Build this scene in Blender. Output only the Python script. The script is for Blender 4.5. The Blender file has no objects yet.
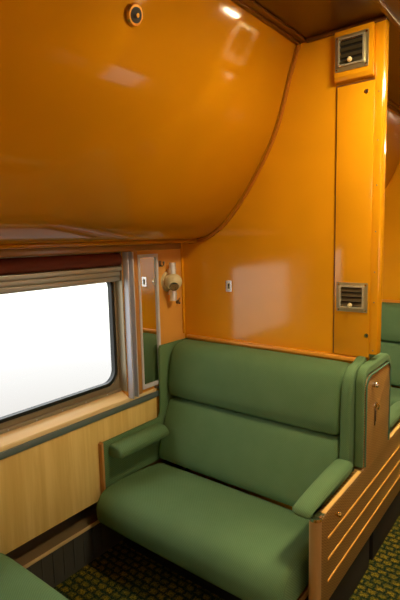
import bpy, bmesh, math, random
from mathutils import Vector, Matrix
random.seed(3)
C = bpy.context.scene.collection
PI = math.pi
FZ = 0.10          # floor height
CZ = 2.47          # ceiling height

# ------------------------------------------------------------------ materials
def mat(name, col, rough=0.5, metal=0.0, spec=0.5, coat=0.0, coat_rough=0.05):
    m = bpy.data.materials.new(name); m.use_nodes = True
    b = m.node_tree.nodes['Principled BSDF']
    b.inputs['Base Color'].default_value = (*col, 1)
    b.inputs['Roughness'].default_value = rough
    b.inputs['Metallic'].default_value = metal
    b.inputs['Specular IOR Level'].default_value = spec
    b.inputs['Coat Weight'].default_value = coat
    b.inputs['Coat Roughness'].default_value = coat_rough
    return m

def nodes(m):
    return m.node_tree.nodes, m.node_tree.links, m.node_tree.nodes['Principled BSDF']

def tex_noise(m, scale=(1, 1, 1), nscale=5, detail=3, rough=.55, distort=0.0):
    N, L, b = nodes(m)
    tc = N.new('ShaderNodeTexCoord'); mp = N.new('ShaderNodeMapping')
    mp.inputs['Scale'].default_value = scale
    L.new(tc.outputs['Object'], mp.inputs['Vector'])
    n = N.new('ShaderNodeTexNoise'); n.inputs['Scale'].default_value = nscale
    n.inputs['Detail'].default_value = detail; n.inputs['Roughness'].default_value = rough
    n.inputs['Distortion'].default_value = distort
    L.new(mp.outputs['Vector'], n.inputs['Vector'])
    return n, mp

def ramp(m, src, stops):
    N, L, b = nodes(m)
    r = N.new('ShaderNodeValToRGB')
    while len(r.color_ramp.elements) < len(stops): r.color_ramp.elements.new(.5)
    for e, (p, c) in zip(r.color_ramp.elements, stops):
        e.position = p; e.color = (*c, 1)
    L.new(src, r.inputs['Fac'])
    return r

def bump(m, src, strength=.2, dist=.002):
    N, L, b = nodes(m)
    bp = N.new('ShaderNodeBump'); bp.inputs['Strength'].default_value = strength
    bp.inputs['Distance'].default_value = dist
    L.new(src, bp.inputs['Height']); L.new(bp.outputs['Normal'], b.inputs['Normal'])

def painted(name, col, rough=.16, wav=.25):
    m = mat(name, col, rough, spec=.62)
    N, L, b = nodes(m)
    n, _ = tex_noise(m, nscale=2.2, detail=2)
    k = 1.1
    r = ramp(m, n.outputs['Fac'], [(.3, tuple(c*.93 for c in col)), (.7, tuple(min(1, c*k) for c in col))])
    L.new(r.outputs['Color'], b.inputs['Base Color'])
    n2, _ = tex_noise(m, nscale=7, detail=1)
    bump(m, n2.outputs['Fac'], wav, .004)
    return m

def wood(name, c1, c2, axis='z', rough=.35, nscale=22):
    m = mat(name, c1, rough)
    N, L, b = nodes(m)
    sc = {'z': (1, 1, .05), 'y': (1, .04, 1), 'x': (.04, 1, 1)}[axis]
    n, _ = tex_noise(m, sc, nscale, 5, .6, .4)
    mid = tuple((a+b_)/2 for a, b_ in zip(c1, c2))
    r = ramp(m, n.outputs['Fac'], [(.32, c2), (.5, mid), (.62, c1)])
    L.new(r.outputs['Color'], b.inputs['Base Color'])
    return m

def fabric(name, col):
    m = mat(name, col, .85, spec=.25)
    N, L, b = nodes(m)
    b.inputs['Sheen Weight'].default_value = .08
    b.inputs['Sheen Roughness'].default_value = .5
    b.inputs['Sheen Tint'].default_value = (.5, .75, .4, 1)
    tc = N.new('ShaderNodeTexCoord')
    w1 = N.new('ShaderNodeTexWave'); w1.bands_direction = 'X'; w1.inputs['Scale'].default_value = 75
    w1.inputs['Distortion'].default_value = 1.2; w1.inputs['Detail'].default_value = 1
    w2 = N.new('ShaderNodeTexWave'); w2.bands_direction = 'DIAGONAL'; w2.inputs['Scale'].default_value = 60
    w2.inputs['Distortion'].default_value = 1.2
    L.new(tc.outputs['Object'], w1.inputs['Vector']); L.new(tc.outputs['Object'], w2.inputs['Vector'])
    mx = N.new('ShaderNodeMath'); mx.operation = 'MULTIPLY'
    L.new(w1.outputs['Fac'], mx.inputs[0]); L.new(w2.outputs['Fac'], mx.inputs[1])
    r = ramp(m, mx.outputs[0], [(0, tuple(c*.82 for c in col)), (.8, tuple(c*1.15 for c in col))])
    n, _ = tex_noise(m, nscale=9, detail=4)
    r2 = ramp(m, n.outputs['Fac'], [(.3, (.86, .9, .86)), (.75, (1, 1, 1))])
    mm = N.new('ShaderNodeMix'); mm.data_type = 'RGBA'; mm.blend_type = 'MULTIPLY'
    mm.inputs[0].default_value = 1
    L.new(r.outputs['Color'], mm.inputs[6]); L.new(r2.outputs['Color'], mm.inputs[7])
    L.new(mm.outputs[2], b.inputs['Base Color'])
    bump(m, mx.outputs[0], .25, .001)
    return m

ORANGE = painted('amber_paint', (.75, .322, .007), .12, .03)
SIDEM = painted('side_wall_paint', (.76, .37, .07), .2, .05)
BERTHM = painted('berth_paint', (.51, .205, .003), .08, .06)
CORNM = painted('cornice_paint', (.36, .17, .045), .25, .1)
TRIMBR = mat('brown_trim', (.16, .06, .012), .3)
CAPM = mat('arm_cap_wood', (.85, .52, .16), .3)
NOSEW = wood('brown_nosing', (.46, .26, .09), (.38, .20, .06), 'z', .35, 25)
RAILM = mat('rail_orange', (.72, .30, .03), .3)
CEILM = painted('ceiling_paint', (.10, .040, .007), .3, .1)
GREEN = fabric('green_upholstery', (.122, .220, .096))
PIPING = mat('green_piping', (.07, .17, .10), .8)
OAK = wood('pale_veneer', (.86, .64, .23), (.72, .49, .14), 'z', .35, 26)
SILLW = wood('sill_wood', (.90, .70, .38), (.82, .58, .28), 'y', .35, 20)
EDGEW = wood('orange_edge_wood', (.56, .28, .08), (.44, .20, .05), 'z', .35, 25)
ALU = mat('aluminium', (.56, .57, .66), .38, .15)
RAILG = mat('grey_rail', (.33, .33, .29), .35, .5)
ALUD = mat('weathered_aluminium', (.44, .37, .25), .38, .6)
STRIPG = mat('grey_green_edging', (.15, .20, .20), .4, .2)
STEEL = mat('dull_steel', (.26, .22, .17), .35, 1)
CHROME = mat('chrome', (.75, .72, .68), .15, 1)
BRASS = mat('brass', (.75, .50, .16), .25, 1)
VENTM = mat('vent_metal', (.46, .42, .26), .35, .8)
DARK = mat('dark_void', (.012, .010, .008), .7)
VENTD = mat('vent_slat', (.10, .08, .04), .45, .6)
RUBBER = mat('black_rubber', (.012, .014, .014), .45)
SHADE = mat('maroon_shade_cloth', (.16, .028, .010), .7)
CREAM = mat('cream_enamel', (.72, .62, .36), .25)
IVORY = mat('ivory_knob', (.85, .72, .40), .3)
HEATM = mat('heater_metal', (.09, .09, .075), .45, .3)
LEDGEM = mat('ledge_metal', (.36, .27, .14), .40, .6)
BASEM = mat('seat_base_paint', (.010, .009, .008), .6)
STRIPEM = mat('gold_inlay', (.95, .52, .08), .45, 0)
MIRROR = mat('mirror_glass', (.85, .87, .85), .015, 1)
GREYW = mat('aisle_grey', (.5, .35, .15), .5)

# seat end: brown veneer with a small woven zigzag figure
ENDM = mat('zigzag_laminate', (.22, .10, .03), .3)
def _endm():
    m = ENDM; N, L, b = nodes(m)
    tc = N.new('ShaderNodeTexCoord')
    w = N.new('ShaderNodeTexWave'); w.bands_direction = 'Z'; w.inputs['Scale'].default_value = 28
    w.wave_profile = 'SIN'
    sep = N.new('ShaderNodeSeparateXYZ'); L.new(tc.outputs['Object'], sep.inputs[0])
    pp = N.new('ShaderNodeMath'); pp.operation = 'PINGPONG'; pp.inputs[1].default_value = .012
    L.new(sep.outputs['Y'], pp.inputs[0])
    ad = N.new('ShaderNodeMath'); L.new(sep.outputs['Z'], ad.inputs[0]); L.new(pp.outputs[0], ad.inputs[1])
    cb = N.new('ShaderNodeCombineXYZ'); L.new(ad.outputs[0], cb.inputs['Z'])
    L.new(cb.outputs[0], w.inputs['Vector'])
    r = ramp(m, w.outputs['Fac'], [(.2, (.22, .115, .028)), (.8, (.40, .235, .07))])
    n, _ = tex_noise(m, (1, .2, 1), 12, 4)
    r2 = ramp(m, n.outputs['Fac'], [(.3, (.8, .75, .7)), (.7, (1, 1, 1))])
    mm = N.new('ShaderNodeMix'); mm.data_type = 'RGBA'; mm.blend_type = 'MULTIPLY'; mm.inputs[0].default_value = 1
    L.new(r.outputs['Color'], mm.inputs[6]); L.new(r2.outputs['Color'], mm.inputs[7])
    L.new(mm.outputs[2], b.inputs['Base Color'])
    bump(m, w.outputs['Fac'], .15, .001)
_endm()

CARPET = mat('looped_carpet', (.1, .1, .03), .95, spec=.1)
def _carpet():
    m = CARPET; N, L, b = nodes(m)
    tc = N.new('ShaderNodeTexCoord')
    n, _ = tex_noise(m, nscale=70, detail=4, rough=.7)
    vm = N.new('ShaderNodeVectorMath'); vm.operation = 'MULTIPLY_ADD'
    vm.inputs[1].default_value = (.036, .036, 0)
    L.new(n.outputs['Color'], vm.inputs[0]); L.new(tc.outputs['Object'], vm.inputs[2])
    br = N.new('ShaderNodeTexBrick'); br.inputs['Scale'].default_value = 1
    br.inputs['Brick Width'].default_value = .046; br.inputs['Row Height'].default_value = .037
    br.inputs['Mortar Size'].default_value = .013; br.inputs['Mortar Smooth'].default_value = 1
    br.inputs['Color1'].default_value = (.28, .20, .018, 1); br.inputs['Color2'].default_value = (.15, .135, .018, 1)
    br.inputs['Mortar'].default_value = (.010, .034, .018, 1)
    L.new(vm.outputs[0], br.inputs['Vector'])
    n2, _ = tex_noise(m, nscale=150, detail=3, rough=.7)
    r2 = ramp(m, n2.outputs['Fac'], [(.40, (.06, .18, .10)), (.60, (1.3, 1.2, 1.0))])
    mm = N.new('ShaderNodeMix'); mm.data_type = 'RGBA'; mm.blend_type = 'MULTIPLY'; mm.inputs[0].default_value = .9
    L.new(br.outputs['Color'], mm.inputs[6]); L.new(r2.outputs['Color'], mm.inputs[7])
    L.new(mm.outputs[2], b.inputs['Base Color'])
    ad = N.new('ShaderNodeMath'); ad.operation = 'SUBTRACT'
    L.new(n2.outputs['Fac'], ad.inputs[0]); L.new(br.outputs['Fac'], ad.inputs[1])
    bump(m, ad.outputs[0], .8, .006)
_carpet()

GLASS = bpy.data.materials.new('window_glass'); GLASS.use_nodes = True
def _glass():
    N = GLASS.node_tree.nodes; L = GLASS.node_tree.links
    N.clear()
    o = N.new('ShaderNodeOutputMaterial'); t = N.new('ShaderNodeBsdfTransparent'); g = N.new('ShaderNodeBsdfGlossy')
    g.inputs['Roughness'].default_value = .02
    t.inputs['Color'].default_value = (.96, .97, .97, 1)
    fr = N.new('ShaderNodeFresnel'); fr.inputs['IOR'].default_value = 1.45
    ge = N.new('ShaderNodeNewGeometry'); iv = N.new('ShaderNodeMath'); iv.operation = 'SUBTRACT'; iv.inputs[0].default_value = 1
    L.new(ge.outputs['Backfacing'], iv.inputs[1])
    ml = N.new('ShaderNodeMath'); ml.operation = 'MULTIPLY'; L.new(fr.outputs[0], ml.inputs[0]); L.new(iv.outputs[0], ml.inputs[1])
    mx = N.new('ShaderNodeMixShader'); L.new(ml.outputs[0], mx.inputs[0]); L.new(t.outputs[0], mx.inputs[1]); L.new(g.outputs[0], mx.inputs[2])
    L.new(mx.outputs[0], o.inputs[0])
_glass()

def emis(name, col, s):
    m = mat(name, (.8, .8, .8), .4)
    N, L, b = nodes(m)
    b.inputs['Emission Color'].default_value = (*col, 1); b.inputs['Emission Strength'].default_value = s
    return m
LAMP = emis('lamp_lens', (1, .82, .50), 103.0)

# ------------------------------------------------------------------ mesh helpers
def box(bm, x0, x1, y0, y1, z0, z1, bev=0, seg=2):
    t = bmesh.new()
    bmesh.ops.create_cube(t, size=1)
    for v in t.verts:
        v.co = Vector(((x0+x1)/2 + v.co.x*(x1-x0), (y0+y1)/2 + v.co.y*(y1-y0), (z0+z1)/2 + v.co.z*(z1-z0)))
    if bev:
        bmesh.ops.bevel(t, geom=t.edges[:], offset=bev, segments=seg, profile=.5, affect='EDGES')
    merge(bm, t); return bm

def merge(bm, t):
    me = bpy.data.meshes.new('tmp'); t.to_mesh(me); t.free(); bm.from_mesh(me); bpy.data.meshes.remove(me)

def prism(bm, pts, axis, a, b, bev=0, seg=3, ang=25):
    """closed 2D polygon extruded along an axis; pts are the other two coords in xyz order"""
    t = bmesh.new()
    def P(p, s):
        q = list(p); q.insert('xyz'.index(axis), s); return Vector(q)
    v0 = [t.verts.new(P(p, a)) for p in pts]; v1 = [t.verts.new(P(p, b)) for p in pts]
    t.faces.new(v0); t.faces.new(v1[::-1])
    n = len(pts)
    for i in range(n):
        j = (i+1) % n
        t.faces.new((v0[j], v0[i], v1[i], v1[j]))
    bmesh.ops.recalc_face_normals(t, faces=t.faces)
    if bev:
        es = [e for e in t.edges if len(e.link_faces) == 2 and e.calc_face_angle(0) > math.radians(ang)]
        bmesh.ops.bevel(t, geom=es, offset=bev, segments=seg, profile=.5, affect='EDGES', clamp_overlap=True)
    bmesh.ops.recalc_face_normals(t, faces=t.faces)
    merge(bm, t); return bm

def cyl(bm, c, d, r, h, r2=None, n=24):
    """cylinder/cone centred at c along direction d"""
    t = bmesh.new()
    bmesh.ops.create_cone(t, cap_ends=True, segments=n, radius1=r, radius2=r if r2 is None else r2, depth=h)
    M = Vector((0, 0, 1)).rotation_difference(Vector(d).normalized()).to_matrix().to_4x4()
    bmesh.ops.transform(t, matrix=Matrix.Translation(Vector(c)) @ M, verts=t.verts)
    merge(bm, t); return bm

def ball(bm, c, r, s=(1, 1, 1), n=20):
    t = bmesh.new()
    bmesh.ops.create_uvsphere(t, u_segments=n, v_segments=n//2+2, radius=r)
    for v in t.verts: v.co = Vector((v.co.x*s[0]+c[0], v.co.y*s[1]+c[1], v.co.z*s[2]+c[2]))
    merge(bm, t); return bm

def tube(bm, pts, r, n=10, closed=False):
    t = bmesh.new(); rings = []
    P = [Vector(p) for p in pts]; m = len(P)
    for i, p in enumerate(P):
        if closed: d = P[(i+1) % m]-P[i-1]
        else: d = P[min(i+1, m-1)]-P[max(i-1, 0)]
        d.normalize()
        up = Vector((1, 0, 0)) if abs(d.x) < .9 else Vector((0, 0, 1))
        a = d.cross(up).normalized(); b = d.cross(a).normalized()
        rings.append([t.verts.new(p+a*r*math.cos(2*PI*k/n)+b*r*math.sin(2*PI*k/n)) for k in range(n)])
    for i in range(m if closed else m-1):
        A, B = rings[i], rings[(i+1) % m]
        for k in range(n): t.faces.new((A[k], A[(k+1) % n], B[(k+1) % n], B[k]))
    if not closed:
        t.faces.new(rings[0]); t.faces.new(rings[-1][::-1])
    bmesh.ops.recalc_face_normals(t, faces=t.faces)
    merge(bm, t); return bm

def rrect(a0, a1, b0, b1, r, n=8):
    pts = []
    for (ca, cb, s) in ((a1-r, b1-r, 0), (a0+r, b1-r, 1), (a0+r, b0+r, 2), (a1-r, b0+r, 3)):
        for k in range(n+1):
            t = PI/2*(s+k/n); pts.append((ca+r*math.cos(t), cb+r*math.sin(t)))
    return pts

def ring(bm, outer, inner, axis, a, b):
    """frame between two loops of equal count, extruded along axis from a to b"""
    t = bmesh.new(); n = len(outer)
    def P(p, s):
        q = list(p); q.insert('xyz'.index(axis), s); return Vector(q)
    o0 = [t.verts.new(P(p, a)) for p in outer]; o1 = [t.verts.new(P(p, b)) for p in outer]
    i0 = [t.verts.new(P(p, a)) for p in inner]; i1 = [t.verts.new(P(p, b)) for p in inner]
    for k in range(n):
        j = (k+1) % n
        t.faces.new((o0[k], o0[j], i0[j], i0[k])); t.faces.new((o1[k], i1[k], i1[j], o1[j]))
        t.faces.new((o0[k], o1[k], o1[j], o0[j])); t.faces.new((i0[k], i0[j], i1[j], i1[k]))
    bmesh.ops.recalc_face_normals(t, faces=t.faces)
    merge(bm, t); return bm

def obj(name, bm, m, parent=None, smooth=True, tf=None):
    me = bpy.data.meshes.new(name)
    if tf:
        for v in bm.verts: v.co = Vector(tf(v.co))
        bmesh.ops.recalc_face_normals(bm, faces=bm.faces)
    if parent is not None:
        off = Vector(parent.location)
        q = parent.parent
        while q is not None: off += Vector(q.location); q = q.parent
        for v in bm.verts: v.co -= off
    bm.to_mesh(me); bm.free()
    me.materials.append(m)
    if smooth:
        for p in me.polygons: p.use_smooth = True
        me.set_sharp_from_angle(angle=math.radians(40))
    o = bpy.data.objects.new(name, me); C.objects.link(o)
    if parent is not None: o.parent = parent
    return o

def thing(name, label, cat, loc, group=None):
    o = bpy.data.objects.new(name, None); C.objects.link(o)
    o.location = loc; o.empty_display_size = .1
    o['label'] = label; o['category'] = cat
    if group: o['group'] = group
    return o
def tag(o, label, cat, group=None):
    o['label'] = label; o['category'] = cat
    if group: o['group'] = group
    return o
def struct(name, bm, m, parent=None, smooth=True):
    o = obj(name, bm, m, parent, smooth)
    if parent is None: o['kind'] = 'structure'
    return o
B = bmesh.new

# ------------------------------------------------------------------ room shell
Y0, Y1 = -3.9, 3.95
XR = 2.90
struct('floor', box(B(), -.3, XR+.3, Y0, Y1, FZ-.08, FZ), CARPET, smooth=False)
struct('ceiling', box(B(), -.3, XR+.3, Y0, Y1, CZ, CZ+.08), CEILM, smooth=False)

def side_wall(name, xin, sgn):
    """car side wall with window openings; sgn=-1: wall body runs to negative x"""
    bm = B()
    xo = xin+sgn*.078
    a, b = min(xin, xo), max(xin, xo)
    zs0, zs1 = .82, 1.565
    ys = []
    for yc in (-2.875, -.95, 1.0, 2.95):
        ys.append((yc-.495, yc+.495))
    edges = [Y0]+[v for p in ys for v in p]+[Y1]
    for i in range(0, len(edges), 2):
        if edges[i+1] > edges[i]: box(bm, a, b, edges[i], edges[i+1], .385, CZ)
    for p in ys:
        box(bm, a, b, p[0], min(p[1], Y1), .385, zs0)
        box(bm, a, b, p[0], min(p[1], Y1), zs1, CZ)
    # recessed lower part behind the heater ledge
    c, d = sorted((xin+sgn*.14, xin+sgn*.20))
    box(bm, c, d, Y0, Y1, FZ, .40)
    c, d = sorted((xin+sgn*.0785, xin+sgn*.20))
    box(bm, c, d, Y0, Y1, .385, .41)
    return struct(name, bm, SIDEM, smooth=False)
side_wall('wall_left', 0, -1)
side_wall('wall_right', XR, 1)
struct('wall_front', box(B(), -.3, XR+.3, Y1, Y1+.08, FZ, CZ), ORANGE, smooth=False)
struct('wall_back', box(B(), -.3, XR+.3, Y0-.08, Y0, FZ, CZ), ORANGE, smooth=False)

# bulkheads between sections
def bulkhead(name, y):
    bm = B()
    box(bm, .002, 1.035, y+.002, y+.048, FZ, 1.10)
    box(bm, .002, 1.05, y, y+.05, 1.10, CZ)
    box(bm, 1.045, 1.083, y-.004, y+.054, 1.10, CZ, .006, 3)      # rounded end post
    return struct(name, bm, ORANGE)
bulkhead('wall_bulkhead', 0)
bulkhead('wall_partition', 1.95)
bulkhead('wall_rear_bulkhead', -1.95)
for k, (y, nm) in enumerate(((0, 'wall_right_bulkhead'), (1.95, 'wall_right_divider'))):
    bm = B(); box(bm, XR-1.083, XR-.002, y, y+.05, FZ, CZ, .004)
    struct(nm, bm, ORANGE)

# moulded trims
tr = 1
def trim(bm, m, smooth=True):
    global tr
    o = struct('trim_%d' % tr, bm, m, smooth=smooth); tr += 1; return o

PROF = [(.700, 2.469), (.686, 2.40), (.667, 2.319), (.643, 2.24), (.616, 2.163), (.563, 2.055), (.525, 1.985), (.479, 1.912), (.436, 1.85), (.39, 1.792),
        (.345, 1.742), (.296, 1.696), (.250, 1.662), (.198, 1.636), (.155, 1.622), (.116, 1.614), (.07, 1.606), (.035, 1.602), (.0015, 1.602)]
def catmull(P, n=4):
    out = []
    for i in range(len(P)-1):
        p0 = P[max(i-1, 0)]; p1 = P[i]; p2 = P[i+1]; p3 = P[min(i+2, len(P)-1)]
        for k in range(n):
            t = k/n
            out.append(tuple(.5*((2*p1[j])+(-p0[j]+p2[j])*t+(2*p0[j]-5*p1[j]+4*p2[j]-p3[j])*t*t+(-p0[j]+3*p1[j]-3*p2[j]+p3[j])*t**3) for j in (0, 1)))
    out.append(P[-1]); return out
KEYP = [(.708, 2.469), (.692, 2.42), (.675, 2.37), (.658, 2.319), (.612, 2.163), (.565, 2.055), (.479, 1.914), (.39, 1.796), (.296, 1.698), (.198, 1.636), (.116, 1.613), (.045, 1.605), (.0015, 1.605)]
PS = catmull(KEYP, 5)

def offset_curve(pts, d):
    out = []
    for i, p in enumerate(pts):
        a = pts[max(i-1, 0)]; b = pts[min(i+1, len(pts)-1)]
        t = Vector((b[0]-a[0], b[1]-a[1])).normalized()
        n = Vector((-t.y, t.x))      # outward (towards the room, lower right)
        out.append((p[0]+n.x*d, p[1]+n.y*d))
    return out

def end_moulding(y0, y1):
    bm = B()
    seg = [p for p in PS if p[0] > .05]
    a = offset_curve(seg, .004); b = offset_curve(seg, .016)
    a = [(x, min(z, 2.468)) for x, z in a]; b = [(x, min(z, 2.468)) for x, z in b]
    prism(bm, a+b[::-1], 'y', y0, y1)
    return bm
trim(end_moulding(-.012, -.0005), mat('moulding_paint', (.50, .17, .012), .25))
trim(end_moulding(1.938, 1.9495), ORANGE)
# ceiling / berth edge mouldings along the car
for (ya, yb) in ((-1.90, -.0), (.05, 1.95)):
    bm = B()
    box(bm, .704, .722, ya, yb, CZ-.016, CZ-.0005, .004)
    box(bm, .722, .752, ya, yb, CZ-.010, CZ-.0005, .003)
    trim(bm, TRIMBR)
bm = B(); box(bm, 1.092, 1.112, Y0, Y1, CZ-.014, CZ-.0005, .004); trim(bm, TRIMBR)
bm = B(); box(bm, XR-1.112, XR-1.092, Y0, Y1, CZ-.014, CZ-.0005, .004); trim(bm, TRIMBR)
# ceiling edge strip where the bulkhead meets it
bm = B(); box(bm, .752, 1.09, -.016, -.0045, CZ-.018, CZ-.0005, .004); trim(bm, TRIMBR)
bm = B(); box(bm, .752, 1.09, 1.934, 1.9455, CZ-.018, CZ-.0005, .004); trim(bm, TRIMBR)
# bulkhead corner post at the window wall
bm = B(); box(bm, .0005, .012, -.016, -.0005, 1.085, 1.60, .003); trim(bm, ORANGE)
# seat-back rail
for (y0, y1) in ((-.024, -.0005), (.0505, .074), (1.926, 1.9495)):
    bm = B(); box(bm, .0325, 1.0, y0, y1, 1.060, 1.082, .006, 3); trim(bm, RAILM)

# bulkhead service panel with its upper vent box (aisle-side part of the bulkhead)
def service_panel(y, s, lab):
    r = thing('service_panel', lab, 'panel', (.968, y-s*.002, 1.09))
    def f(a, b): return (min(y-s*a, y-s*b), max(y-s*a, y-s*b))
    bm = B(); a = f(.0045, .011); box(bm, .893, 1.050, a[0], a[1], 1.087, 2.238, .003); obj('cover', bm, ORANGE, r)
    bm = B(); a = f(.0045, .0055); box(bm, .8875, .893, a[0], a[1], 1.087, 2.238); box(bm, .8875, 1.05, a[0], a[1], 2.238, 2.246); obj('seam', bm, TRIMBR, r)
    for z in (1.12, 1.33, 1.46, 1.63, 1.82, 2.0, 2.19):
        bm = B(); a = f(.005, .0055); cyl(bm, (1.066, (a[0]+a[1])/2, z), (0, 1, 0), .0028, .004, n=10)
        obj('screw', bm, STEEL, r)
    for (x, z) in ((1.018, 2.198), (1.040, 1.185)):
        bm = B(); cyl(bm, (x, y-s*.0125, z), (0, 1, 0), .009, .003); k = obj('lock', bm, BRASS, r)
        bm = B(); cyl(bm, (x, y-s*.0145, z+.002), (0, 1, 0), .0035, .0015); box(bm, x-.0015, x+.0015, y-.0152 if s > 0 else y+.0135, y-.0135 if s > 0 else y+.0152, z-.006, z); obj('keyhole', bm, DARK, k)
    return r
service_panel(0, 1, 'narrow orange service panel on the aisle edge of the near bulkhead')

def vent(x0, x1, z0, z1, y, lab, knobz):
    """louvred air vent facing -y, back plane at y"""
    r = thing('air_vent', lab, 'vent', ((x0+x1)/2, y, z0))
    ix0, ix1, iz0, iz1 = x0+.021, x1-.021, z0+.024, z1-.019
    bm = B()
    ring(bm, rrect(x0, x1, z0, z1, .004, 3), rrect(ix0-.004, ix1+.004, iz0-.004, iz1+.004, .002, 3), 'y', y-.004, y)
    obj('flange', bm, VENTM, r)
    bm = B()
    ring(bm, rrect(ix0-.007, ix1+.007, iz0-.007, iz1+.007, .003, 3), rrect(ix0, ix1, iz0, iz1, .002, 3), 'y', y-.013, y-.004)
    obj('bezel', bm, BRASS if False else mat('vent_bezel', (.80, .76, .58), .25, .7), r)
    bm = B(); box(bm, ix0, ix1, y-.0015, y-.0005, iz0, iz1); obj('backing', bm, DARK, r)
    n = 4
    for k in range(n):
        zc = iz0+(iz1-iz0)*(k+.5)/n
        bm = B()
        prism(bm, [(y-.011, zc-.009), (y-.010, zc-.010), (y-.003, zc+.005), (y-.004, zc+.006)], 'x', ix0+.0005, ix1-.0005)
        obj('louvre', bm, VENTD, r)
    bm = B(); ball(bm, ((ix0+ix1)/2-.002, y-.019, knobz), .010); cyl(bm, ((ix0+ix1)/2-.002, y-.011, knobz), (0, 1, 0), .004, .012)
    obj('knob', bm, IVORY, r)
    for (x, z) in ((x0+.008, z0+.008), (x1-.008, z0+.008), (x0+.008, z1-.008), (x1-.008, z1-.008)):
        bm = B(); cyl(bm, (x, y-.0045, z), (0, 1, 0), .004, .003, n=12); obj('screw', bm, BRASS, r)
    return r
vent(.905, 1.041, 1.284, 1.412, -.0112, 'square metal louvred vent low on the bulkhead above the seat wing', 1.315)

# protruding box for the upper vent, up at the ceiling
r = thing('vent_box', 'orange painted box below the ceiling that carries the upper vent', 'box', (.968, -.02, 2.25))
bm = B()
pts = [(-.0005, 2.249), (-.024, 2.256), (-.032, 2.272), (-.032, CZ-.019), (-.0005, CZ-.019)]
prism(bm, pts, 'x', .886, 1.047, .003, 2); obj('housing', bm, ORANGE, r)
vent(.893, 1.030, 2.290, 2.428, -.0325, 'square metal louvred vent high in the corner just under the ceiling', 2.325)

# keyhole plate on the bulkhead
r = thing('keyhole_plate', 'small metal keyhole plate on the orange bulkhead above the seat back', 'plate', (.315, -.0005, 1.368))
bm = B(); ring(bm, rrect(.297, .334, 1.338, 1.397, .005, 4), rrect(.306, .325, 1.350, 1.386, .003, 4), 'y', -.004, -.0005); obj('escutcheon', bm, CHROME, r)
bm = B(); box(bm, .304, .327, -.0025, -.0006, 1.348, 1.388); obj('backing', bm, CREAM, r)
bm = B(); cyl(bm, (.3155, -.0035, 1.374), (0, 1, 0), .0055, .002); box(bm, .3128, .3182, -.0045, -.0025, 1.356, 1.374); obj('keyhole', bm, DARK, r)

# ------------------------------------------------------------------ upper berths
def berth(ya, yb, lab, mirror=False, lock=True):
    yc = (ya+yb)/2
    mx = (lambda x: XR-x) if mirror else (lambda x: x)
    r = thing('upper_berth', lab, 'berth', (mx(.35), yc, 1.62))
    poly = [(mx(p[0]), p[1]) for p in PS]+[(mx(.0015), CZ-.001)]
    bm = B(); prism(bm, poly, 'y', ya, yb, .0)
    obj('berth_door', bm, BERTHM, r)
    bm = B(); tube(bm, [(mx(.112), ya+.001, 1.606), (mx(.112), yb-.001, 1.606)], .009, 14); obj('bottom_edge', bm, BERTHM, r)
    if lock:
        # round recessed lock near the top of the door
        p = Vector((mx(.654), yc-.005, 2.277)); n = Vector((-.94 if mirror else .94, 0, -.34)).normalized()
        bm = B(); cyl(bm, p+n*.002, n, .031, .008, .027, 32); k = obj('lock_ring', bm, BRASS, r)
        bm = B(); cyl(bm, p+n*.0065, n, .021, .002, n=28); obj('lock_cup', bm, DARK, k)
        bm = B(); cyl(bm, p+n*.010, n, .008, .008, .006, 16); obj('lock_stud', bm, CHROME, k)
    return r
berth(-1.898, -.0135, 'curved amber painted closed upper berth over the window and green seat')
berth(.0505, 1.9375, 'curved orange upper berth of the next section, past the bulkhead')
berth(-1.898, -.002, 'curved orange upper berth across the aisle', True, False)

# ------------------------------------------------------------------ window wall, sections
def wallfit(b, s, n, detail=True):
    """things on the left wall for one section; b,s unused mapping: y range ya..yb"""
    pass

def window(idx, yc, xin=0, sgn=1):
    """sgn=1: room is on +x side of the wall"""
    X = lambda d: xin+sgn*d
    def bx(bm, d0, d1, *a, **k): return box(bm, min(X(d0), X(d1)), max(X(d0), X(d1)), *a, **k)
    g0, g1, z0, z1 = yc-.458, yc+.458, .918, 1.45
    r = bpy.data.objects.new('window_%d' % idx, None); C.objects.link(r); r.location = (X(-.05), yc, z0); r['kind'] = 'structure'
    bm = B()
    n = 10
    out = rrect(yc-.494, yc+.494, .8215, 1.564, .001, n)
    inn = rrect(g0-.016, g1+.016, z0-.016, z1+.012, .072, n)
    ring(bm, out, inn, 'x', *sorted((X(-.075), X(-.052))))
    inn2 = rrect(g0-.029, g1+.029, z0-.029, z1+.03, .080, n)
    ring(bm, inn2, rrect(g0-.019, g1+.019, z0-.019, z1+.02, .066, n), 'x', *sorted((X(-.052), X(-.046))))
    for q in (-1, 1): bx(bm, -.0518, -.0005, *sorted((yc+q*.494, yc+q*.4885)), .8645, 1.564)
    obj('window_frame', bm, ALUD, r)
    bm = B()
    ring(bm, rrect(g0-.016, g1+.016, z0-.016, z1+.012, .072, n), rrect(g0, g1, z0, z1, .062, n), 'x', *sorted((X(-.072), X(-.046))))
    obj('gasket', bm, RUBBER, r)
    bm = B(); prism(bm, rrect(g0, g1, z0, z1, .062, n), 'x', *sorted((X(-.066), X(-.061)))); obj('pane', bm, GLASS, r, smooth=False)
    return r
window(1, -.95)
window(2, 1.0)
window(3, -.95, XR, -1)
window(4, 1.0, XR, -1)
window(5, -2.875)
window(6, -2.875, XR, -1)
window(7, 2.95)
window(8, 2.95, XR, -1)

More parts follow.
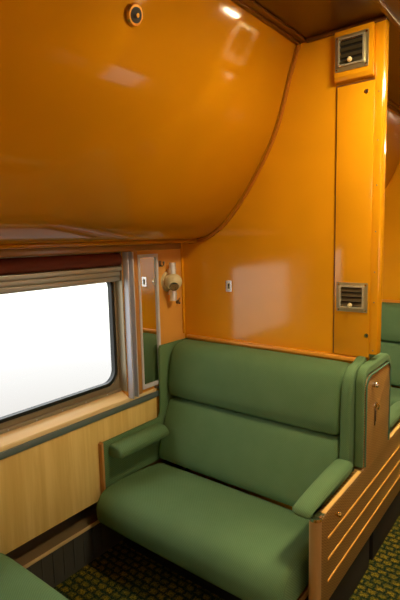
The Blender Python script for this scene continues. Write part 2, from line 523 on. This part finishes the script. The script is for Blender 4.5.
def wall_dress(ya, yb, where):
    """ya..yb section span on left wall"""
    yc = (ya+yb)/2
    near = where == 'near'
    tg = 'beside the near window' if near else 'in the next section'
    # wood panel
    o = obj('wainscot_panel', box(B(), .0005, .010, ya+.26, yb-.26, .386, .782, .002), OAK)
    tag(o, 'pale wood veneer wall panel under the %s window' % ('near' if near else 'far'), 'panel')
    # sill: pale wood ledge and grey edging strip
    r = thing('window_sill', 'pale wooden %s window sill with grey-green metal edging' % where, 'sill', (0, yc, .80))
    bm = B(); prism(bm, [(-.0445, .8205), (-.0445, .862), (.008, .832), (.012, .822), (.012, .8205)], 'y', ya+.456, yb-.456, .0015, 2)
    for q in ((ya+.26, ya+.455), (yb-.455, yb-.26)): box(bm, .0005, .012, q[0], q[1], .8125, .828, .002)
    box(bm, .0005, .012, ya+.456, yb-.456, .8125, .820)
    obj('ledge', bm, SILLW, r)
    bm = B(); box(bm, .0005, .017, ya+.245, yb-.245, .7825, .811, .003); e = obj('edging', bm, STRIPG, r)
    for k in range(8):
        bm = B(); cyl(bm, (.0175, yc-.55+k*1.1/7, .797), (1, 0, 0), .003, .003, n=10); obj('screw', bm, STEEL, e)
    bm = B(); box(bm, -.0445, -.034, ya+.464, yb-.464, .8625, .878, .002)
    e = obj('screw_strip', bm, ALUD, r)
    for k in range(7):
        bm = B(); cyl(bm, (-.0335, yc-.39+k*.13, .870), (1, 0, 0), .003, .003, n=10); obj('screw', bm, ALU, e)
    # shade box and rail
    r = thing('roller_shade', 'rolled maroon cloth blind in metal rail above the %s window' % where, 'blind', (0, yc, 1.5))
    bm = B(); cyl(bm, (-.020, yc, 1.528), (0, 1, 0), .031, yb-ya-.928, n=28); obj('cloth_roll', bm, SHADE, r)
    bm = B(); box(bm, -.036, .004, ya+.4635, yb-.4635, 1.473, 1.494, .003); box(bm, -.036, -.004, ya+.4635, yb-.4635, 1.448, 1.4725, .004)
    box(bm, -.036, -.010, ya+.4635, yb-.4635, 1.422, 1.4475, .004)
    obj('bottom_rail', bm, RAILG, r)
    # cornice
    r = obj('cornice_board', box(B(), .0005, .022, ya+.26, yb-.03, 1.565, 1.597, .006, 3), CORNM)
    tag(r, 'brown cornice board between the berth and the blind of the %s window' % where, 'cornice')
wall_dress(-1.9, 0, 'near')
wall_dress(.05, 1.95, 'far')

# the wall opening above windows for the roll: the roll sits in front of the wall face between sill and cornice
def pilaster(y, s, where):
    """y = edge at bulkhead, s=+1: pilaster lies at smaller y"""
    f = lambda a, b: (min(y-s*a, y-s*b), max(y-s*a, y-s*b))
    r = thing('window_post', 'orange wooden post with aluminium shade channel, %s' % where, 'post', (.01, y-s*.40, .83))
    bm = B(); a = f(.362, .41); box(bm, .0005, .014, a[0], a[1], .829, 1.565, .004); obj('casing', bm, EDGEW, r)
    bm = B(); a = f(.4105, .4175); box(bm, .0005, .036, a[0], a[1], .829, 1.562, .001)
    a = f(.445, .452); box(bm, .0005, .036, a[0], a[1], .829, 1.562, .001)
    a = f(.4175, .445); box(bm, .0005, .008, a[0], a[1], .829, 1.562)
    obj('shade_channel', bm, ALU, r)
    m = thing('mirror', 'tall narrow mirror in aluminium frame, %s' % where, 'mirror', (.002, y-s*.285, .84))
    a = f(.214, .3605); i = f(.228, .3465)
    bm = B(); ring(bm, rrect(a[0], a[1], .848, 1.545, .002, 2), rrect(i[0], i[1], .866, 1.530, .002, 2), 'x', .0005, .014); obj('frame', bm, mat('mirror_frame_metal', (.66, .67, .74), .35, .1), m)
    bm = B(); box(bm, .001, .006, i[0]+.0003, i[1]-.0003, .8663, 1.5297); obj('glass', bm, MIRROR, m, smooth=False)
    k = thing('catch', 'small metal catch below the mirror, %s' % where, 'catch', (.01, y-s*.262, .835))
    bm = B(); cyl(bm, (.012, y-s*.262, .838), (1, 0, 0), .008, .014); ball(bm, (.024, y-s*.262, .838), .008)
    obj('knob', bm, STEEL, k)
pilaster(0, 1, 'right of the near window')
pilaster(-1.9, -1, 'left of the near window')
pilaster(.05, -1, 'behind the bulkhead')
pilaster(1.95, 1, 'far end of next section')

# berth lamp on the wall in the corner
r = thing('berth_lamp', 'cream round berth lamp with dark louvre on the wall near the bulkhead', 'lamp', (.0, -.135, 1.30))
bm = B(); cyl(bm, (.0062, -.128, 1.392), (1, 0, 0), .056, .0122, .050, 32); obj('backplate', bm, CREAM, r)
bm = B(); cyl(bm, (.040, -.132, 1.392), (0, 0, 1), .019, .205, n=28); cyl(bm, (.040, -.132, 1.458), (0, 0, 1), .0215, .012, n=28); cyl(bm, (.040, -.132, 1.326), (0, 0, 1), .0215, .012, n=28)
box(bm, .0125, .035, -.144, -.120, 1.44, 1.46); box(bm, .0125, .035, -.144, -.120, 1.32, 1.34); obj('barrel', bm, mat('polished_barrel', (.8, .78, .76), .25, .5), r)
bm = B(); ball(bm, (.046, -.136, 1.392), .049, (1, 1, .92), 32); s_ = obj('globe', bm, CREAM, r)
d = Vector((.66, -.62, -.50)).normalized(); c = Vector((.046, -.136, 1.392))
bm = B(); cyl(bm, c+d*.0425, d, .031, .008, .029, 28); o_ = obj('louvre_rim', bm, CREAM, s_)
bm = B(); cyl(bm, c+d*.0468, d, .0265, .003, .0255, 28); obj('louvre', bm, DARK, s_)
u = d.cross(Vector((0, 0, 1))).normalized(); v = d.cross(u)
bm = B()
for k in (-.014, -.007, 0, .007, .014):
    L_ = math.sqrt(.025**2-k*k)
    tube(bm, [c+d*.0485+v*k-u*L_, c+d*.0485+v*k+u*L_], .0010, 6)
obj('louvre_blades', bm, BRASS, s_)
# hook and toggle near the lamp
r = thing('coat_hook', 'small dark coat hook on the wall between mirror and lamp', 'hook', (.001, -.19, 1.49))
bm = B(); box(bm, .0005, .005, -.197, -.178, 1.475, 1.507, .002); tube(bm, [(.004, -.188, 1.485), (.018, -.188, 1.478), (.028, -.188, 1.484), (.030, -.188, 1.496)], .004, 8); ball(bm, (.030, -.188, 1.499), .006)
obj('hook', bm, STEEL, r)
r = thing('lamp_switch', 'little metal toggle switch just below the berth lamp', 'switch', (.001, -.055, 1.28))
bm = B(); cyl(bm, (.003, -.055, 1.272), (1, 0, 0), .011, .005); obj('rosette', bm, STEEL, r)
bm = B(); tube(bm, [(.005, -.055, 1.272), (.020, -.062, 1.284), (.026, -.066, 1.296)], .0032, 8); ball(bm, (.020, -.058, 1.266), .0065); obj('lever', bm, STEEL, r)

# ------------------------------------------------------------------ heater ledge
def heater(ya, yb, where):
    r = thing('baseboard_heater', 'dark ribbed metal heater cover along the wall under the %s window' % where, 'heater', (.0, (ya+yb)/2, FZ))
    bm = B()
    box(bm, -.139, .004, ya, yb, .276, .288, .001); obj('top_ledge', bm, LEDGEM, r)
    bm = B(); box(bm, .004, .010, ya, yb, .274, .291, .002); obj('nosing', bm, mat('nosing_gold_highlight', (.90, .66, .30), .3, .3), r)  # edge highlight put into the pale gold base colour
    bm = B(); box(bm, -.012, .002, ya, yb, FZ+.001, .2755)
    y = ya+.02
    while y < yb-.02:
        box(bm, .002, .006, y, y+.006, FZ+.02, .268, .001); y += .055
    obj('front', bm, HEATM, r)
    bm = B(); box(bm, -.139, -.132, ya, yb, .289, .384); obj('back_plate', bm, HEATM, r)
heater(-1.9, -.003, 'near'); heater(.053, 1.947, 'far')

# ------------------------------------------------------------------ seats
def smooth_poly(P, n=4):
    """closed Catmull-Rom"""
    out = []; m = len(P)
    for i in range(m):
        p0, p1, p2, p3 = P[i-1], P[i], P[(i+1) % m], P[(i+2) % m]
        for k in range(n):
            t = k/n
            out.append(tuple(.5*((2*p1[j])+(-p0[j]+p2[j])*t+(2*p0[j]-5*p1[j]+4*p2[j]-p3[j])*t*t+(-p0[j]+3*p1[j]-3*p2[j]+p3[j])*t**3) for j in (0, 1)))
    return out

def pillow(P, x0, x1, r, crown=0.0, nseg=26):
    """upholstered body: (y,z) profile swept in x, ends rounded by shrinking the profile, gentle crown"""
    bm = bmesh.new(); pts = smooth_poly(P, 5)
    cy = sum(p[0] for p in pts)/len(pts); cz = sum(p[1] for p in pts)/len(pts)
    xs = []
    K = 6
    for k in range(K+1):
        a = PI/2*k/K; xs.append((x0+r*(1-math.sin(a)) if False else x0+r*(1-math.cos(a)), r*(1-math.sin(a))))
    # a from 0 (end face edge) to 90deg
    for k in range(1, nseg):
        xs.append((x0+r+(x1-x0-2*r)*k/nseg, 0))
    for k in range(K, -1, -1):
        a = PI/2*k/K; xs.append((x1-r*(1-math.cos(a)), r*(1-math.sin(a))))
    rings = []
    for (x, ins) in xs:
        t = (x-x0)/(x1-x0); c = crown*(1-(2*t-1)**4)
        rg = []
        for i, p in enumerate(pts):
            a = pts[i-1]; b = pts[(i+1) % len(pts)]
            tv = Vector((b[0]-a[0], b[1]-a[1])).normalized(); nv = Vector((-tv.y, tv.x))
            if nv.dot(Vector((p[0]-cy, p[1]-cz))) < 0: nv = -nv
            q = Vector(p)-nv*(ins-c)
            rg.append(bm.verts.new((x, q.x, q.y)))
        rings.append(rg)
    n = len(pts)
    for A, Bq in zip(rings, rings[1:]):
        for i in range(n): bm.faces.new((A[i], A[(i+1) % n], Bq[(i+1) % n], Bq[i]))
    bm.faces.new(rings[0]); bm.faces.new(rings[-1][::-1])
    bmesh.ops.recalc_face_normals(bm, faces=bm.faces)
    return bm

def make_seat(b, s, labels):
    """seat whose back stands against the bulkhead face y=b; s=1 faces -y"""
    tf = lambda co: (co[0], b+s*co[1], co[2])
    r = thing('section_seat', labels['seat'], 'seat', (.53, b-s*.35, FZ))
    # cushion
    P = [(-.30, .435), (-.45, .455), (-.61, .462), (-.688, .448), (-.726, .400), (-.730, .345), (-.714, .312), (-.66, .296), (-.45, .294), (-.30, .294), (-.285, .32), (-.285, .40)]
    bm = pillow(P, .034, 1.010, .030, .006)
    obj('seat_cushion', bm, GREEN, r, tf=tf)
    # lower back cushion
    P = [(-.275, .452), (-.298, .475), (-.285, .54), (-.243, .65), (-.205, .738), (-.182, .760), (-.15, .762), (-.06, .762), (-.045, .70), (-.06, .55), (-.10, .46), (-.18, .445)]
    bm = pillow(P, .037, .999, .022, .003); obj('back_cushion', bm, GREEN, r, tf=tf)
    P = [(-.185, .778), (-.203, .81), (-.205, .86), (-.190, .95), (-.165, 1.02), (-.128, 1.052), (-.08, 1.062), (-.04, 1.060), (-.028, 1.03), (-.03, .90), (-.04, .785), (-.10, .772)]
    bm = pillow(P, .034, .999, .03, .003); obj('head_cushion', bm, GREEN, r, tf=tf)
    # wall side: padded panel, arm pad, wood edge
    bm = B()
    pts = [(-.655, .44), (-.655, .672), (-.27, .672), (-.252, .70), (-.245, 1.045), (-.235, 1.060), (-.005, 1.060), (-.005, .44)]
    prism(bm, pts, 'x', .018, .033, .004, 2); obj('wall_pad', bm, GREEN, r, tf=tf)
    bm = B(); prism(bm, [(-.668, .39), (-.668, .668), (-.657, .676), (-.656, .676), (-.656, .39)], 'x', .011, .036, .002, 2); obj('wood_edge', bm, EDGEW, r, tf=tf)
    bm = B()
    prism(bm, smooth_poly([(.036, .598), (.034, .64), (.05, .658), (.10, .655), (.128, .632), (.122, .605), (.09, .596)], 4), 'y', -.628, -.292, .012, 3, 50)
    obj('wall_armrest', bm, GREEN, r, tf=tf)
    # aisle wing
    P = [(-.208, .64), (-.210, .80), (-.207, .93), (-.192, 1.02), (-.15, 1.068), (-.08, 1.080), (-.006, 1.080), (-.006, .90), (-.006, .64), (-.10, .635)]
    bm = pillow(P, 1.002, 1.0455, .014, .0, 4); obj('wing', bm, GREEN, r, tf=tf)
    # aisle arm pad
    P = [(-.590, .646), (-.622, .652), (-.630, .668), (-.600, .688), (-.45, .700), (-.30, .705), (-.225, .700), (-.212, .68), (-.215, .650), (-.40, .646)]
    bm = pillow(P, .992, 1.070, .024, .0, 8); obj('armrest', bm, GREEN, r, tf=tf)
    # base
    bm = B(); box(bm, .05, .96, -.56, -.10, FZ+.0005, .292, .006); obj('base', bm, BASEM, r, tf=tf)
    bm = B(); box(bm, .985, 1.006, -.705, -.06, .262, .291, .003); obj('seat_rail', bm, EDGEW, r, tf=tf)
    bm = B(); box(bm, .985, 1.034, -.60, -.06, .175, .205, .003); obj('lower_rail', bm, LEDGEM, r, tf=tf)
    return r

make_seat(-.0005, 1, {'seat': 'green upholstered bench seat with high back against the near bulkhead'})
make_seat(-1.8995, -1, {'seat': 'green bench seat in the foreground, facing the bulkhead'})
make_seat(.0505, -1, {'seat': 'green bench seat backing onto the far side of the bulkhead'})
make_seat(1.9495, 1, {'seat': 'distant green bench seat at the far end of the next section'})

def end_unit(y, lab):
    """aisle end shared by the two seats back to back; y = centre of the bulkhead"""
    r = thing('seat_end_panel', lab, 'panel', (1.06, y, FZ))
    tf = lambda co: (co[0], y+co[1], co[2])
    W, T = .165, 1.035
    R = .05
    # outline of the wooden plate
    half = [(-.600, .28), (-.600, .624), (-.598, .636), (-.59, .640), (-W-.002, .640)]
    top = []
    for k in range(7):
        a = PI-PI/2*k/6; top.append((-W+R+R*math.cos(a), T-R+R*math.sin(a)))
    lefts = half+top
    pts = lefts+[(-p[0], p[1]) for p in reversed(lefts)]
    bm = B(); prism(bm, pts, 'x', 1.040, 1.087, .004, 2, 40)
    obj('panel', bm, ENDM, r, tf=tf)
    # rounded front nosings
    for sg in (-1, 1):
        bm = B()
        cyl(bm, (1.0635, sg*.600, .456), (0, 0, 1), .0225, .350, n=28)
        obj('nosing', bm, NOSEW, r, tf=tf)
        bm = B(); cyl(bm, (1.0635, sg*.600, .635), (0, 0, 1), .0235, .010, .0215, 28); box(bm, 1.042, 1.085, min(sg*.600, sg*.570), max(sg*.600, sg*.570), .6405, .6445, .001); obj('metal_tip', bm, CHROME, r, tf=tf)
        bm = B(); ya, yb = sorted((sg*.569, sg*.205)); box(bm, 1.0715, 1.0865, ya, yb, .6402, .6465, .0015); obj('arm_cap', bm, CAPM, r, tf=tf)
        bm = B(); cyl(bm, (1.092, sg*.475, .598), (1, 0, 0), .006, .010); ball(bm, (1.100, sg*.475, .598), .010); k = obj('knob', bm, BRASS, r, tf=tf)
    # gold inlay stripes
    for z, e in ((.538, .545), (.455, .545), (.368, .545)):
        bm = B(); box(bm, 1.0868, 1.0895, -e, e, z-.005, z+.005, .001); obj('stripe', bm, STRIPEM, r, tf=tf)
    # upholstered rim round the wing part
    def arc(w, t, rad):
        q = [(-w, .648), (-w, .80)]
        for k in range(9):
            a = PI-PI/2*k/8; q.append((-w+rad+rad*math.cos(a), t-rad+rad*math.sin(a)))
        return q+[(-p[0], p[1]) for p in reversed(q)]
    inn_ = arc(W+.0015, T+.0015, R); out_ = arc(W+.022, T+.042, .072)
    bm = B(); prism(bm, out_+inn_[::-1], 'x', 1.0465, 1.084, .009, 4, 35)
    obj('rim', bm, GREEN, r, tf=tf)
    # piping
    bm = B()
    pp = [(1.0885, -W+.001, .650)]
    for k in range(9):
        a = PI-PI/2*k/8; pp.append((1.0885, -W+R+R*math.cos(a), T-R+R*math.sin(a)))
    pp += [(1.0885, -q[1], q[2]) for q in reversed(pp)]
    tube(bm, pp, .0038, 8)
    obj('zigzag_piping', bm, PIPING, r, tf=tf)
    bm = B(); cyl(bm, (1.092, -.085, .988), (1, 0, 0), .012, .010); ball(bm, (1.102, -.085, .988), .012, (.8, 1, 1)); obj('latch_knob', bm, CHROME, r, tf=tf)
    bm = B(); cyl(bm, (1.0895, -.045, .885), (1, 0, 0), .013, .005); tube(bm, [(1.092, -.045, .892), (1.103, -.045, .884), (1.100, -.045, .868)], .004, 8)
    h = obj('escutcheon', bm, CHROME, r, tf=tf)
    bm = B(); box(bm, 1.0872, 1.0900, -.053, -.037, .795, .868, .001); obj('lock_plate', bm, STEEL, h, tf=tf)
    bm = B(); box(bm, 1.0898, 1.0912, -.049, -.041, .812, .86); obj('keyhole', bm, DARK, h, tf=tf)
    # dark blocks added to keep the gap under the panel black
    for sg in (-1, 1):
        bm = B(); ya, yb = sorted((sg*.56, sg*.0255)); box(bm, 1.0365, 1.072, ya, yb, FZ+.0005, .2795, .003); obj('dark_block', bm, BASEM, r, tf=tf)
    return r
end_unit(.025, 'brown seat end panel with three gold stripes facing the aisle beside the bulkhead')
end_unit(-1.925, 'brown striped seat end panel of the foreground seat')
end_unit(1.975, 'brown striped seat end panel farthest down the aisle')

# ------------------------------------------------------------------ ceiling lamps over the aisle
for i, y in enumerate((-3.3, -.50, .58, 2.7)):
    t = thing('ceiling_lamp', ['rearmost aisle ceiling lamp', 'aisle ceiling lamp just before the near bulkhead', 'aisle ceiling lamp just past the near bulkhead', 'farthest aisle ceiling lamp'][i], 'lamp', (1.45, y, CZ-.04), 'ceiling lamps along the aisle')
    bm = B(); ring(bm, rrect(1.33, 1.57, y-.17, y+.17, .02, 4), rrect(1.345, 1.555, y-.155, y+.155, .015, 4), 'z', CZ-.012, CZ-.0005); obj('housing', bm, ALUD, t)
    bm = B(); box(bm, 1.346, 1.554, y-.154, y+.154, CZ-.030, CZ-.005, .008, 3); obj('lens', bm, LAMP, t)

# ------------------------------------------------------------------ outside daylight
w = bpy.data.worlds.new('overcast'); bpy.context.scene.world = w; w.use_nodes = True
N = w.node_tree.nodes; L = w.node_tree.links
bg = N['Background']; tc = N.new('ShaderNodeTexCoord'); sp = N.new('ShaderNodeSeparateXYZ')
rp = N.new('ShaderNodeValToRGB')
L.new(tc.outputs['Generated'], sp.inputs[0]); 
mr = N.new('ShaderNodeMapRange'); mr.inputs[1].default_value = -.6; mr.inputs[2].default_value = 1.0
L.new(sp.outputs['Z'], mr.inputs[0]); L.new(mr.outputs[0], rp.inputs[0])
els = rp.color_ramp.elements
els[0].position = .0; els[0].color = (.15, .14, .13, 1); els[1].position = 1; els[1].color = (1.6, 1.65, 1.7, 1)
for p_, c_ in ((.135, (.31, .29, .27)), (.22, (.42, .41, .40)), (.31, (.84, .83, .76)), (.5, (.96, .95, .86)), (.68, (1.3, 1.35, 1.4))):
    e = els.new(p_); e.color = (*c_, 1)
L.new(rp.outputs[0], bg.inputs[0]); bg.inputs[1].default_value = 2.7

# ------------------------------------------------------------------ camera
cam = bpy.data.cameras.new('camera'); co = bpy.data.objects.new('camera', cam); C.objects.link(co)
cam.sensor_fit = 'VERTICAL'; cam.sensor_height = 24; cam.lens = 468.5/600*24
yaw, pit, rol = .66492, .13038, -.02392
f = Vector((-math.sin(yaw)*math.cos(pit), math.cos(yaw)*math.cos(pit), -math.sin(pit)))
r0 = Vector((math.cos(yaw), math.sin(yaw), 0)); u0 = r0.cross(f)
rr = math.cos(rol)*r0+math.sin(rol)*u0; uu = -math.sin(rol)*r0+math.cos(rol)*u0
M = Matrix((rr, uu, -f)).transposed().to_4x4(); M.translation = Vector((1.70325, -2.02, 1.61836))
co.matrix_world = M
cam.clip_start = .02
sc = bpy.context.scene; sc.camera = co
sc.view_settings.view_transform = 'Standard'; sc.view_settings.look = 'None'
sc.view_settings.gamma = 1; sc.view_settings.use_curve_mapping = False
sc.view_settings.exposure = 0.0
sc.cycles.use_denoising = True
sc.cycles.max_bounces = 10
